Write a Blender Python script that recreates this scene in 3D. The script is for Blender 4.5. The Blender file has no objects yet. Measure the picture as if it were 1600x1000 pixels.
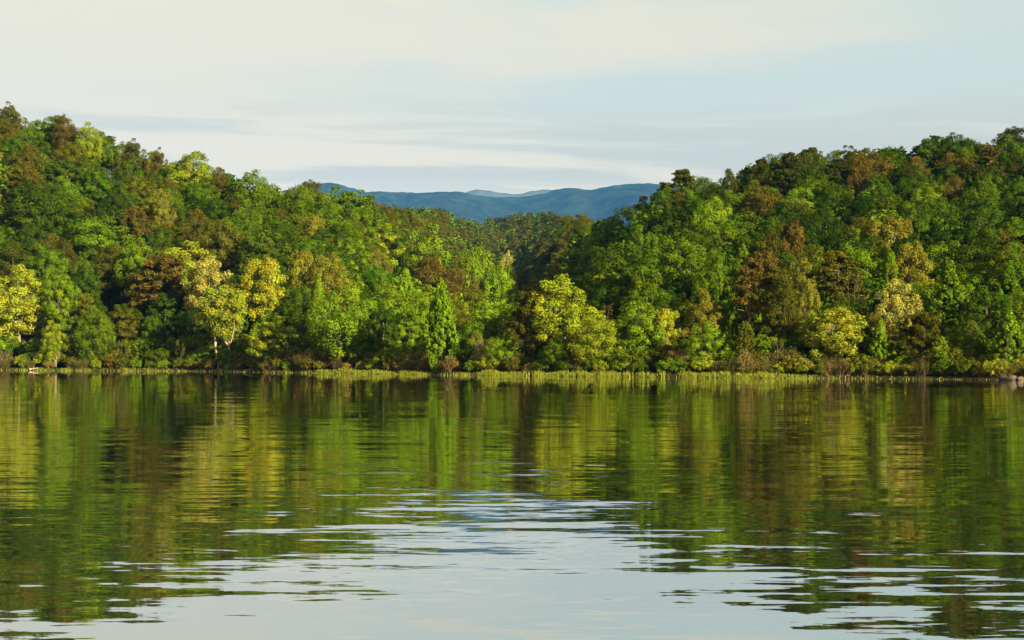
import bpy, math
import numpy as np
from mathutils import Vector

R = math.radians
scene = bpy.context.scene
col = scene.collection

# ------------------------------------------------------------------ camera
# pixel numbers below are those of a 1600 x 1000 frame; the eye is 4 m above the lake
F, HOR, CAMH = 2800.0, 548.0, 4.0
cd = bpy.data.cameras.new("camera")
cd.sensor_width = 36.0
cd.lens = 36.0 * F / 1600.0
cd.clip_start, cd.clip_end = 0.5, 60000.0
cam = bpy.data.objects.new("camera", cd)
col.objects.link(cam)
cam.location = (0, 0, CAMH)
cam.rotation_euler = (R(90) + math.atan((HOR - 500.0) / F), 0, 0)
scene.camera = cam

# ------------------------------------------------------------------ sky, sun, exposure
SUN_EL, SUN_AZ = R(17), R(140)          # azimuth from +Y towards +X: low sun behind the camera, to its right
world = bpy.data.worlds.new("World")
scene.world = world
world.use_nodes = True
nt = world.node_tree
nt.nodes.clear()
N = nt.nodes.new
L = nt.links.new


def setin(n, **kw):
    for k, v in kw.items():
        n.inputs[k].default_value = v


def math_node(tree, op, a=None, b=None, clamp=False):
    n = tree.nodes.new("ShaderNodeMath")
    n.operation = op
    n.use_clamp = clamp
    for i, v in enumerate((a, b)):
        if v is None:
            continue
        if isinstance(v, (int, float)):
            n.inputs[i].default_value = v
        else:
            tree.links.new(v, n.inputs[i])
    return n.outputs[0]


def mix_rgb(tree, fac, a, b, mode="MIX"):
    n = tree.nodes.new("ShaderNodeMix")
    n.data_type = "RGBA"
    n.blend_type = mode
    for s, v in ((n.inputs[0], fac), (n.inputs[6], a), (n.inputs[7], b)):
        if isinstance(v, (int, float)):
            s.default_value = v
        elif isinstance(v, tuple):
            s.default_value = (*v, 1.0) if len(v) == 3 else v
        else:
            tree.links.new(v, s)
    return n.outputs[2]


def ramp(tree, v, a, b):
    n = tree.nodes.new("ShaderNodeMapRange")
    n.interpolation_type = "SMOOTHSTEP"
    tree.links.new(v, n.inputs[0])
    n.inputs[1].default_value, n.inputs[2].default_value = a, b
    return n.outputs[0]


def noise(tree, vec, scale, detail=3.0, rough=0.5, dist=0.0):
    n = tree.nodes.new("ShaderNodeTexNoise")
    if vec is not None:
        tree.links.new(vec, n.inputs["Vector"])
    n.inputs["Scale"].default_value = scale
    n.inputs["Detail"].default_value = detail
    n.inputs["Roughness"].default_value = rough
    n.inputs["Distortion"].default_value = dist
    return n


def mapping(tree, vec, scale=(1, 1, 1), rot=(0, 0, 0), loc=(0, 0, 0)):
    n = tree.nodes.new("ShaderNodeMapping")
    tree.links.new(vec, n.inputs[0])
    n.inputs["Location"].default_value = loc
    n.inputs["Rotation"].default_value = rot
    n.inputs["Scale"].default_value = scale
    return n.outputs[0]


tc = N("ShaderNodeTexCoord")
sky = N("ShaderNodeTexSky")
sky.sky_type = "NISHITA"
sky.sun_disc = False
sky.sun_elevation, sky.sun_rotation = SUN_EL, SUN_AZ
dirv = tc.outputs["Generated"]
sep = N("ShaderNodeSeparateXYZ")
L(dirv, sep.inputs[0])
el = sep.outputs[2]
tilt = mapping(nt, dirv, rot=(0, R(-2.0), 0))
veil = noise(nt, mapping(nt, tilt, (3.0, 3.0, 17.0), loc=(1.7, 0.0, 0.35)), 1.0, 4.0, 0.5, 0.3).outputs[0]
streak = noise(nt, mapping(nt, tilt, (5.5, 5.5, 75.0), loc=(0.3, 0.0, 3.1)), 1.0, 4.0, 0.55, 0.6).outputs[0]
veil_f = ramp(nt, math_node(nt, "SUBTRACT", veil, math_node(nt, "MULTIPLY", sep.outputs[0], 0.8)), 0.36, 0.62)
band = math_node(nt, "MULTIPLY", ramp(nt, el, 0.075, 0.100), ramp(nt, el, 0.150, 0.115))
streak_f = math_node(nt, "MULTIPLY", ramp(nt, streak, 0.42, 0.60), band)
# thin high cloud over the blue, times fifteen because the background strength is 0.066
CREAM, PALE, GREY = (5.05, 4.4, 3.05), (3.85, 4.1, 3.3), (3.65, 3.45, 2.55)
HORIZON = (6.3, 5.0, 3.0)
cloud = mix_rgb(nt, veil_f, PALE, CREAM)
cloud = mix_rgb(nt, math_node(nt, "MULTIPLY", ramp(nt, el, 0.15, 0.075), 0.85), cloud, HORIZON)
cloud = mix_rgb(nt, math_node(nt, "MULTIPLY", streak_f, 0.75), cloud, GREY)
cloud = mix_rgb(nt, 0.92, sky.outputs[0], cloud)
# the lower the look, the thicker the lit haze in the air above the far hills
bg = N("ShaderNodeBackground")
bg.inputs["Strength"].default_value = 0.066
L(cloud, bg.inputs["Color"])
wo = N("ShaderNodeOutputWorld")
L(bg.outputs[0], wo.inputs["Surface"])

sl = bpy.data.lights.new("sun", "SUN")
sl.energy = 5.0
sl.angle = R(0.5)
sl.color = (1.0, 0.84, 0.55)
sun = bpy.data.objects.new("sun", sl)
col.objects.link(sun)
to_sun = Vector((math.sin(SUN_AZ) * math.cos(SUN_EL), math.cos(SUN_AZ) * math.cos(SUN_EL), math.sin(SUN_EL)))
sun.rotation_euler = to_sun.to_track_quat("Z", "Y").to_euler()
sun.location = (60, -60, 60)

vs = scene.view_settings
vs.view_transform, vs.look, vs.gamma, vs.use_curve_mapping = "Standard", "None", 1.0, False
vs.exposure = 1.6
scene.render.engine = "CYCLES"
scene.cycles.max_bounces = 5
scene.cycles.diffuse_bounces = 1
scene.cycles.glossy_bounces = 2
scene.cycles.transmission_bounces = 3
scene.cycles.caustics_reflective = False
scene.cycles.caustics_refractive = False

# ------------------------------------------------------------------ materials


def new_mat(name):
    m = bpy.data.materials.new(name)
    m.use_nodes = True
    m.node_tree.nodes.clear()
    o = m.node_tree.nodes.new("ShaderNodeOutputMaterial")
    return m, m.node_tree, o


def leaf_material(name, tinted):
    """Leaves: colour of the tree (object colour, or the tint stored with each tree of the wood) times a tone per leaf."""
    m, t, o = new_mat(name)
    if tinted:
        a = t.nodes.new("ShaderNodeAttribute")
        a.attribute_name = "tint"
        base = a.outputs["Color"]
    else:
        base = t.nodes.new("ShaderNodeObjectInfo").outputs["Color"]
    tone = t.nodes.new("ShaderNodeAttribute")
    tone.attribute_name = "tone"
    c = mix_rgb(t, 1.0, base, tone.outputs["Color"], "MULTIPLY")
    d = t.nodes.new("ShaderNodeBsdfDiffuse")
    t.links.new(c, d.inputs[0])
    tr = t.nodes.new("ShaderNodeBsdfTranslucent")
    t.links.new(mix_rgb(t, 1.0, c, (1.15, 1.15, 0.5), "MULTIPLY"), tr.inputs[0])
    s = t.nodes.new("ShaderNodeMixShader")
    s.inputs[0].default_value = 0.10
    t.links.new(d.outputs[0], s.inputs[1])
    t.links.new(tr.outputs[0], s.inputs[2])
    t.links.new(s.outputs[0], o.inputs[0])
    return m


M_LEAF = leaf_material("leaves", False)
M_WOOD = leaf_material("leaves_of_the_wood", True)


def bark_material():
    m, t, o = new_mat("bark")
    info = t.nodes.new("ShaderNodeObjectInfo")
    g = t.nodes.new("ShaderNodeTexCoord")
    n = noise(t, mapping(t, g.outputs["Object"], (4, 4, 0.8)), 1.0, 4.0, 0.6)
    c = mix_rgb(t, ramp(t, n.outputs[0], 0.3, 0.7), (0.5, 0.5, 0.5), (1.2, 1.2, 1.2))
    c = mix_rgb(t, 1.0, c, info.outputs["Color"], "MULTIPLY")
    p = t.nodes.new("ShaderNodeBsdfPrincipled")
    p.inputs["Roughness"].default_value = 0.9
    t.links.new(c, p.inputs["Base Color"])
    t.links.new(p.outputs[0], o.inputs[0])
    return m


M_BARK = bark_material()


def ground_material():
    m, t, o = new_mat("forest_floor")
    g = t.nodes.new("ShaderNodeNewGeometry")
    n1 = noise(t, g.outputs["Position"], 0.35, 5.0, 0.6).outputs[0]
    n2 = noise(t, g.outputs["Position"], 3.0, 4.0, 0.65).outputs[0]
    c = mix_rgb(t, ramp(t, n1, 0.35, 0.65), (0.024, 0.019, 0.009), (0.020, 0.026, 0.007))
    c = mix_rgb(t, ramp(t, n2, 0.45, 0.75), c, (0.065, 0.040, 0.018))
    p = t.nodes.new("ShaderNodeBsdfPrincipled")
    p.inputs["Roughness"].default_value = 1.0
    p.inputs["Specular IOR Level"].default_value = 0.05
    t.links.new(c, p.inputs["Base Color"])
    t.links.new(p.outputs[0], o.inputs[0])
    return m


def mountain_material(name, a, b):
    m, t, o = new_mat(name)
    g = t.nodes.new("ShaderNodeNewGeometry")
    n1 = noise(t, g.outputs["Position"], 0.006, 8.0, 0.7).outputs[0]
    c = mix_rgb(t, ramp(t, n1, 0.35, 0.68), a, b)
    p = t.nodes.new("ShaderNodeBsdfPrincipled")
    p.inputs["Roughness"].default_value = 1.0
    p.inputs["Specular IOR Level"].default_value = 0.0
    t.links.new(c, p.inputs["Base Color"])
    t.links.new(p.outputs[0], o.inputs[0])
    return m


WAVE = (0.058, 0.034, 0.050, 0.010)


def water_material():
    m, t, o = new_mat("lake_water")
    g = t.nodes.new("ShaderNodeNewGeometry")
    pos = g.outputs["Position"]

    def slope(scale, rot, detail, dist, amp):
        n = noise(t, mapping(t, pos, scale, (0, 0, rot)), 1.0, detail, 0.5, dist)
        v = t.nodes.new("ShaderNodeVectorMath")
        v.operation = "SUBTRACT"
        t.links.new(n.outputs["Color"], v.inputs[0])
        v.inputs[1].default_value = (0.5, 0.5, 0.5)
        s = t.nodes.new("ShaderNodeVectorMath")
        s.operation = "MULTIPLY"
        t.links.new(v.outputs[0], s.inputs[0])
        s.inputs[1].default_value = amp
        return s.outputs[0]

    def add(a, b):
        v = t.nodes.new("ShaderNodeVectorMath")
        v.operation = "ADD"
        t.links.new(a, v.inputs[0])
        t.links.new(b, v.inputs[1])
        return v.outputs[0]

    s = add(slope((0.36, 1.25, 1), R(3), 4.0, 0.3, (0.016, WAVE[0], 0)), slope((0.12, 0.33, 1), R(-5), 2.0, 0.2, (0.010, WAVE[1], 0)))
    s = add(s, slope((1.0, 3.4, 1), R(-4), 3.0, 0.3, (0.010, WAVE[2], 0)))
    s = add(s, slope((0.045, 0.10, 1), R(7), 1.0, 0.0, (0.004, WAVE[3], 0)))
    # calm and ruffled patches
    patch = noise(t, mapping(t, pos, (0.012, 0.03, 1)), 1.0, 2.0).outputs[0]
    pf = t.nodes.new("ShaderNodeMapRange")
    t.links.new(patch, pf.inputs[0])
    pf.inputs[1].default_value, pf.inputs[2].default_value = 0.35, 0.65
    pf.inputs[3].default_value, pf.inputs[4].default_value = 0.75, 1.2
    sc = t.nodes.new("ShaderNodeVectorMath")
    sc.operation = "SCALE"
    t.links.new(s, sc.inputs[0])
    t.links.new(pf.outputs[0], sc.inputs["Scale"])
    up = t.nodes.new("ShaderNodeCombineXYZ")
    up.inputs[1].default_value = 0.004
    up.inputs[2].default_value = 1.0
    nv = t.nodes.new("ShaderNodeVectorMath")
    nv.operation = "NORMALIZE"
    t.links.new(add(sc.outputs[0], up.outputs[0]), nv.inputs[0])
    p = t.nodes.new("ShaderNodeBsdfPrincipled")
    setin(p, **{"Base Color": (0.009, 0.011, 0.004, 1), "Roughness": 0.012, "IOR": 1.45})
    t.links.new(nv.outputs[0], p.inputs["Normal"])
    gl = t.nodes.new("ShaderNodeBsdfGlossy")
    setin(gl, Color=(0.96, 1.0, 0.98, 1), Roughness=0.012)
    t.links.new(nv.outputs[0], gl.inputs["Normal"])
    mx = t.nodes.new("ShaderNodeMixShader")
    mx.inputs[0].default_value = 0.5
    t.links.new(p.outputs[0], mx.inputs[1])
    t.links.new(gl.outputs[0], mx.inputs[2])
    t.links.new(mx.outputs[0], o.inputs[0])
    return m


# ------------------------------------------------------------------ mesh helpers
rng = np.random.default_rng(7)


def mesh_from(name, verts, faces, mat=None, tone=None, tint=None, smooth=False):
    """verts (n,3), faces (m,k) with one k for all of them."""
    verts = np.asarray(verts, np.float32)
    faces = np.asarray(faces, np.int32)
    me = bpy.data.meshes.new(name)
    k = faces.shape[1]
    me.vertices.add(len(verts))
    me.vertices.foreach_set("co", verts.ravel())
    me.loops.add(faces.size)
    me.loops.foreach_set("vertex_index", faces.ravel())
    me.polygons.add(len(faces))
    me.polygons.foreach_set("loop_start", np.arange(0, faces.size, k, dtype=np.int32))
    me.polygons.foreach_set("loop_total", np.full(len(faces), k, np.int32))
    if smooth:
        me.polygons.foreach_set("use_smooth", np.ones(len(faces), bool))
    for an, av in (("tone", tone), ("tint", tint)):
        if av is not None:
            at = me.attributes.new(an, "FLOAT_COLOR", "POINT")
            at.data.foreach_set("color", np.c_[np.asarray(av, np.float32), np.ones(len(verts), np.float32)].astype(np.float32).ravel())
    me.update(calc_edges=True)
    if mat:
        me.materials.append(mat)
    return me


def unit(v):
    return v / np.maximum(np.linalg.norm(v, axis=-1, keepdims=True), 1e-9)


def leaves_at(pos, nor, size, aspect, rg, tone):
    """A small diamond-shaped spray of leaves per position: four corners, folded a little along its length."""
    n = len(pos)
    t = unit(np.cross(nor, unit(rg.normal(size=(n, 3)))))
    b = np.cross(nor, t)
    s = (size * rg.uniform(0.65, 1.35, n))[:, None]
    fold = nor * s * 0.16
    v = np.stack([pos - t * s * 0.55, pos + b * s * aspect * 0.5 + fold - t * s * 0.08,
                  pos + t * s * 0.55, pos - b * s * aspect * 0.5 + fold - t * s * 0.08], 1)
    f = np.arange(4 * n).reshape(n, 4)
    return v.reshape(-1, 3), f, np.repeat(tone, 4, 0)


def clump_cloud(centers, outs, radii, n_each, rg, squash=0.85, bias=0.75, jitter=0.55, shell=0.45):
    """Leaf positions and facings of domed clumps, each open towards the way it grows."""
    P, Nn, T = [], [], []
    for c, o, r in zip(centers, outs, radii):
        n = max(3, int(n_each * (r / np.mean(radii)) ** 2))
        d = unit(rg.normal(size=(n, 3)) + bias * o)
        rr = r * (1 - shell * rg.random(n) ** 1.6)
        bump = 1 + 0.16 * np.sin(d[:, 0] * 7 + c[0] * 3) * np.sin(d[:, 1] * 7 + c[1]) + 0.12 * np.sin(d[:, 2] * 9 + c[2])
        P.append(c + d * (rr * bump)[:, None] * np.array([1, 1, squash]))
        Nn.append(unit(d + jitter * rg.normal(size=(n, 3))))
        k = rg.normal(0, 0.14)
        tv = np.clip(1 + k + rg.normal(0, 0.10, n), 0.5, 1.6)
        warm = rg.normal(0, 0.07, n) + rg.normal(0, 0.085)
        T.append(np.c_[tv * (1 + warm), tv, tv * (1 - warm)])
    return np.concatenate(P), np.concatenate(Nn), np.concatenate(T)


def tube(path, radii, sides=5):
    path = np.asarray(path, float)
    n = len(path)
    V = []
    for i in range(n):
        d = unit(path[min(i + 1, n - 1)] - path[max(i - 1, 0)])
        a = unit(np.cross(d, np.array([0.31, 0.95, 0.12]) if abs(d[2]) > 0.6 else np.array([0.0, 0.05, 1.0])))
        b = np.cross(d, a)
        for k in range(sides):
            w = 2 * math.pi * k / sides
            V.append(path[i] + radii[i] * (a * math.cos(w) + b * math.sin(w)))
    Fc = []
    for i in range(n - 1):
        for k in range(sides):
            Fc.append((i * sides + k, i * sides + (k + 1) % sides, (i + 1) * sides + (k + 1) % sides, (i + 1) * sides + k))
    return np.array(V), np.array(Fc)


def join(parts):
    V, Fc, o = [], [], 0
    for v, f in parts:
        V.append(v)
        Fc.append(f + o)
        o += len(v)
    return np.concatenate(V), np.concatenate(Fc)


def wobble(a, b, n, amp, rg):
    t = np.linspace(0, 1, n)[:, None]
    p = a + (b - a) * t
    off = rg.normal(size=(n, 3)) * amp * np.sin(t * math.pi)
    return p + off


def fib_dirs(n, rg):
    i = np.arange(n) + 0.5
    ph = np.arccos(1 - 2 * i / n)
    th = math.pi * (1 + 5 ** 0.5) * i + rg.uniform(0, 6)
    d = np.c_[np.cos(th) * np.sin(ph), np.sin(th) * np.sin(ph), np.cos(ph)]
    return unit(d + rg.normal(0, 0.12, (n, 3)))


# every tree is built 14 m tall with its foot at the origin; width is given in metres
H0 = 14.0


def limbs_to(points, spine, h_from, rg, r0=0.15, sides=4, rise=0.35):
    out = []
    for c in points:
        zb = np.clip(c[2] * (1 - rise) - 0.5 * np.hypot(c[0], c[1]), h_from, 0.9 * H0)
        k = np.interp(zb, spine[:, 2], np.arange(len(spine)))
        b = np.array([np.interp(zb, spine[:, 2], spine[:, 0]), np.interp(zb, spine[:, 2], spine[:, 1]), zb])
        p = wobble(b, np.asarray(c), 4, 0.18, rg)
        rr = r0 * (1.1 - 0.6 * zb / H0)
        out.append(tube(p, [rr, rr * 0.75, rr * 0.5, rr * 0.2], sides))
    return out


def gen_broadleaf(seed, width=9.0, base=0.16, lobes=0.20, nc=58, per=165, leaf=0.36, cl=0.30, aspect=0.8, jitter=0.42, trunks=1, pull=0.75, squash=1.0, bias=0.75):
    """Round-crowned tree: clumps of leaves on a lobed dome, more of them inside."""
    rg = np.random.default_rng(seed)
    rx = width / 2
    z0, z1 = base * H0, H0
    cz = z0 + (z1 - z0) * 0.50
    rz = (z1 - z0) / 2
    d = fib_dirs(nc, rg)
    ph = rg.uniform(0, 6.28, 4)
    lob = 1 + lobes * (np.sin(3 * np.arctan2(d[:, 1], d[:, 0]) + ph[0]) * np.cos(2.3 * d[:, 2] + ph[1]) + 0.6 * np.sin(5 * d[:, 0] + ph[2]) * np.sin(4 * d[:, 2] + ph[3]))
    lob *= rg.uniform(0.78, 1.10, nc)
    rad = cl * rx * rg.uniform(0.75, 1.3, nc)
    k = np.clip(lob, 0.6, 1.2)[:, None] * np.array([rx, rx, rz]) - rad[:, None] * pull
    taper = np.where(d[:, 2] > 0, 1 - 0.18 * d[:, 2] ** 2, 1 - 0.10 * d[:, 2] ** 2)[:, None] * np.array([1, 1, 0]) + np.array([0, 0, 1])
    c = d * k * taper + np.array([0, 0, cz])
    inner = rg.normal(size=(nc // 4, 3)) * np.array([rx, rx, rz]) * 0.33 + np.array([0, 0, cz])
    C = np.r_[c, inner]
    O = np.r_[unit(d + np.array([0, 0, 0.12])), unit(rg.normal(size=inner.shape))]
    Rr = np.r_[rad, np.full(len(inner), cl * rx)]
    P, Nn, T = clump_cloud(C, O, Rr, per, rg, jitter=jitter, squash=squash, bias=bias)
    crown = leaves_at(P, Nn, np.full(len(P), leaf), aspect, rg, T)
    wood = []
    pick = rg.choice(nc, min(18, nc), replace=False)
    for q in range(trunks):
        ox = (q - (trunks - 1) / 2) * 1.5
        sp = wobble(np.array([ox, 0, -0.6]), np.array([ox * 1.6 + rg.normal(0, 0.4), rg.normal(0, 0.4), 0.86 * H0]), 7, 0.22, rg)
        wood.append(tube(sp, np.linspace(0.27, 0.04, 7) / trunks ** 0.5, 7))
        wood += limbs_to(c[pick[q::trunks]], sp, base * H0 * 0.8, rg)
    return crown, join(wood)


def gen_plume(seed, width=7.0, nc=34, per=150, leaf=0.34, base=0.22, trunks=1):
    """Airy upright tree with separate plumes of leaves and pale stems showing between them."""
    rg = np.random.default_rng(seed)
    C, O, Rr = [], [], []
    rx = width / 2
    for k in range(nc):
        h = base + (1 - base) * (rg.random() ** 0.8)
        rr = rx * (1 - 0.55 * max(0, (h - 0.5) / 0.5) ** 1.4) * (0.55 + 0.45 * min(1, (h - base) / 0.25))
        a = k * 2.4 + rg.normal(0, 0.4)
        r = rr * rg.uniform(0.35, 1.0)
        cr = rg.uniform(0.55, 1.05) * width / 7.0
        x, y, z = r * math.cos(a), r * math.sin(a), h * H0 - cr
        for q in range(3):                                   # a plume is three clumps, one above the other
            C.append((x + 0.18 * q * math.cos(a), y + 0.18 * q * math.sin(a), z + (q - 1) * cr * 0.9))
            O.append(unit(np.array([math.cos(a), math.sin(a), 0.8])))
            Rr.append(cr * (1.0, 0.9, 0.62)[q])
    C, O, Rr = np.array(C), np.array(O), np.array(Rr)
    P, Nn, T = clump_cloud(C, O, Rr, per / 1.4, rg, squash=1.05, bias=0.6, jitter=0.6)
    crown = leaves_at(P, Nn, np.full(len(P), leaf), 0.75, rg, T)
    wood = []
    for q in range(trunks):
        ox = (q - (trunks - 1) / 2) * 1.6
        sp = wobble(np.array([ox, 0, -0.6]), np.array([ox * 1.5 + rg.normal(0, 0.3), rg.normal(0, 0.3), 0.9 * H0]), 7, 0.2, rg)
        wood.append(tube(sp, np.linspace(0.20, 0.035, 7), 6))
        wood += limbs_to(C[1::3][q::trunks][:12], sp, 0.2 * H0, rg, 0.08)
    return crown, join(wood)


def gen_spire(seed, width=4.6, per=75, leaf=0.42):
    """Narrow pointed tree whose leaf sprays reach upward."""
    rg = np.random.default_rng(seed)
    C, O, Rr = [], [], []
    n = 150
    for k in range(n):
        h = 0.06 + 0.93 * (k + 0.5) / n
        env = width / 2 * min(1.0, (1 - h) * 1.75 + 0.04) * (0.75 + 0.25 * min(1, h / 0.2))
        a = k * 2.39996 + rg.normal(0, 0.35)
        r = env * (1 - 0.45 * rg.random() ** 1.8) * (1 + 0.13 * math.sin(3 * a + h * 9))
        cr = rg.uniform(0.30, 0.62) * (0.55 + 0.45 * min(1, env / 1.2))
        C.append((r * math.cos(a), r * math.sin(a), h * H0 - cr * 0.3))
        O.append(unit(np.array([math.cos(a), math.sin(a), 1.0])))
        Rr.append(cr)
    P, Nn, T = clump_cloud(np.array(C), np.array(O), np.array(Rr), per, rg, squash=1.35, bias=0.7, jitter=0.65)
    crown = leaves_at(P, Nn, np.full(len(P), leaf), 0.7, rg, T)
    sp = wobble(np.array([0, 0, -0.6]), np.array([0, 0, 0.95 * H0]), 6, 0.1, rg)
    return crown, join([tube(sp, np.linspace(0.2, 0.03, 6), 6)] + limbs_to(np.array(C)[::14], sp, 1.0, rg, 0.05))


def gen_pine(seed, width=6.5, bare=0.36, nb=52, per=70, leaf=0.40, dens=1.0, fuzz=0.0):
    """Pine: straight stem, uneven whorls of limbs that carry flat tufts of needles."""
    rg = np.random.default_rng(seed)
    sp = wobble(np.array([0, 0, -0.6]), np.array([rg.normal(0, 0.25), rg.normal(0, 0.25), 0.985 * H0]), 7, 0.14, rg)
    C, O, Rr, wood = [], [], [], [tube(sp, np.linspace(0.24, 0.03, 7), 6)]
    for k in range(nb):
        h = bare + (0.985 - bare) * ((k + 0.5) / nb)
        w = (h - bare) / (1 - bare)
        env = width / 2 * (0.55 + 0.45 * min(1, w / 0.3)) * (1 - 0.72 * max(0, (w - 0.35) / 0.65) ** 1.5)
        a = k * 2.39996 + rg.normal(0, 0.5)
        ln = env * rg.uniform(0.55, 1.12)
        b = np.array([np.interp(h * H0, sp[:, 2], sp[:, 0]), np.interp(h * H0, sp[:, 2], sp[:, 1]), h * H0])
        e = b + np.array([math.cos(a) * ln, math.sin(a) * ln, ln * rg.uniform(-0.35 * fuzz, 0.45 + 0.3 * fuzz)])
        wood.append(tube(wobble(b, e, 4, 0.08, rg), [0.07, 0.055, 0.04, 0.015], 4))
        if rg.random() > dens:
            continue
        for q in (0.5, 0.8, 1.0):
            cr = rg.uniform(0.38, 0.75) * (0.7 + 0.3 * q)
            C.append(b + (e - b) * q + rg.normal(0, 0.16, 3))
            O.append(unit(np.array([math.cos(a) * 0.5, math.sin(a) * 0.5, 1.0])))
            Rr.append(cr)
    P, Nn, T = clump_cloud(np.array(C), np.array(O), np.array(Rr), per, rg, squash=0.62 + 0.3 * fuzz, bias=0.45, jitter=0.9, shell=0.75)
    crown = leaves_at(P, Nn, np.full(len(P), leaf), 0.38, rg, T)
    return crown, join(wood)


def gen_cedar(seed, width=4.5):
    """Dense bullet-shaped evergreen, leafy to the ground."""
    rg = np.random.default_rng(seed)
    C, O, Rr = [], [], []
    n = 130
    for k in range(n):
        h = 0.02 + 0.96 * (k + 0.5) / n
        env = width / 2 * (1 - h ** 2.6) ** 0.6
        a = k * 2.39996 + rg.normal(0, 0.2)
        C.append((env * 0.86 * math.cos(a), env * 0.86 * math.sin(a), h * H0 - 0.4))
        O.append(unit(np.array([math.cos(a), math.sin(a), 0.9])))
        Rr.append(rg.uniform(0.45, 0.7))
    P, Nn, T = clump_cloud(np.array(C), np.array(O), np.array(Rr), 60, rg, squash=1.5, bias=0.9, jitter=0.7)
    crown = leaves_at(P, Nn, np.full(len(P), 0.42), 0.5, rg, T)
    sp = np.array([[0, 0, -0.6], [0, 0, 0.5 * H0], [0, 0, 0.95 * H0]])
    return crown, tube(sp, [0.25, 0.15, 0.03], 6)


def gen_bare(seed, spread=0.75, sparse=420, width=6.0):
    """Leafless or nearly leafless tree: forking limbs, with a few dead or late leaves."""
    rg = np.random.default_rng(seed)
    wood, ends = [], []

    def grow(p, d, ln, r, lev):
        e = p + d * ln
        pts = wobble(p, e, 4, ln * 0.04, rg)
        wood.append(tube(pts, np.linspace(r, r * 0.62, 4), 5 if lev < 2 else 3))
        if lev >= 5 or r < 0.012:
            ends.append(e)
            return
        for k in range(2 if lev else 3):
            nd = unit(d + rg.normal(0, spread * (0.55 + 0.12 * lev), 3) + np.array([0, 0, 0.22]))
            grow(pts[-1] if k < 2 else pts[2], nd, ln * rg.uniform(0.55, 0.85), r * rg.uniform(0.5, 0.68), lev + 1)
    grow(np.array([0, 0, -0.6]), np.array([0, 0, 1.0]), H0 * 0.40, 0.25, 0)
    v, f = join(wood)
    v = v * np.array([width / max(1e-3, np.ptp(v[:, 0])), width / max(1e-3, np.ptp(v[:, 1])), H0 / (v[:, 2].max())])
    ends = np.array(ends)
    en = ends[rg.integers(0, len(ends), sparse)] + rg.normal(0, 0.45, (sparse, 3))
    en = en * np.array([width / max(1e-3, np.ptp(ends[:, 0])), width / max(1e-3, np.ptp(ends[:, 1])), H0 / max(1e-3, ends[:, 2].max())]) * np.array([0.95, 0.95, 0.98])
    T = np.clip(rg.normal(1, 0.2, (sparse, 1)), 0.5, 1.6) * np.ones((1, 3))
    return leaves_at(en, unit(rg.normal(size=(sparse, 3))), np.full(sparse, 0.30), 0.6, rg, T), (v, f)


S0 = 3.0    # shrubs are built 3 m tall


def gen_shrub(seed, width=4.4, nc=34, per=70, leaf=0.20, twigs=14):
    """Low rounded shrub with several stems."""
    rg = np.random.default_rng(seed)
    d = fib_dirs(nc * 2, rg)
    d = d[d[:, 2] > -0.25][:nc + 8]
    k = rg.uniform(0.62, 1.1, len(d))[:, None]
    C = d * k * np.array([width / 2 * 0.82, width / 2 * 0.82, S0 * 0.52]) + np.array([0, 0, S0 * 0.40])
    Rr = rg.uniform(0.32, 0.62, len(d)) * width / 4.4
    P, Nn, T = clump_cloud(C, unit(d + np.array([0, 0, 0.6])), Rr, per, rg, bias=0.6, jitter=0.7)
    keep = P[:, 2] > -0.1
    crown = leaves_at(P[keep], Nn[keep], np.full(keep.sum(), leaf), 0.7, rg, T[keep])
    wood = []
    for q in range(twigs):
        e = C[rg.integers(len(C))] * rg.uniform(0.9, 1.18)
        wood.append(tube(wobble(np.array([*rg.normal(0, 0.25, 2), -0.3]), e, 4, 0.09, rg), [0.045, 0.035, 0.025, 0.01], 4))
    return crown, join(wood)


def gen_brush(seed, width=3.6, n=95):
    """Twiggy shrub of thin upright stems with small dry leaves."""
    rg = np.random.default_rng(seed)
    wood, P = [], []
    for q in range(n):
        a, t = rg.uniform(0, 6.28), rg.random() ** 0.7
        b = np.array([*rg.normal(0, width * 0.13, 2), -0.3])
        e = np.array([math.cos(a) * t * width / 2, math.sin(a) * t * width / 2, S0 * (1.0 - 0.45 * t * t) * rg.uniform(0.6, 1.02)])
        p = wobble(b, e, 4, 0.10, rg)
        wood.append(tube(p, [0.030, 0.026, 0.02, 0.008], 3))
        P.append(p[1] + (p[3] - p[1]) * rg.random((30, 1)) + rg.normal(0, 0.13, (30, 3)))
    P = np.concatenate(P)
    tv = np.clip(rg.normal(1, 0.22, (len(P), 1)), 0.4, 1.7) * np.ones((1, 3))
    crown = leaves_at(P, unit(rg.normal(size=P.shape) + np.array([0, 0, 0.5])), np.full(len(P), 0.15), 0.5, rg, tv)
    return crown, join(wood)


# the stock of shapes: (crown mesh, trunk mesh, built height, built width)
def stock(kind, gens, h0):
    out = []
    for crown, wood in gens:
        v = crown[0]
        rad = np.hypot(v[:, 0], v[:, 1])
        w = 2 * np.percentile(rad, 97)
        out.append((mesh_from(kind + "_crown", crown[0], crown[1], M_LEAF, tone=crown[2]),
                    mesh_from(kind + "_trunk", wood[0], wood[1], M_BARK, smooth=True), np.percentile(v[:, 2], 99.7) if h0 else h0, w))
    return out


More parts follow.
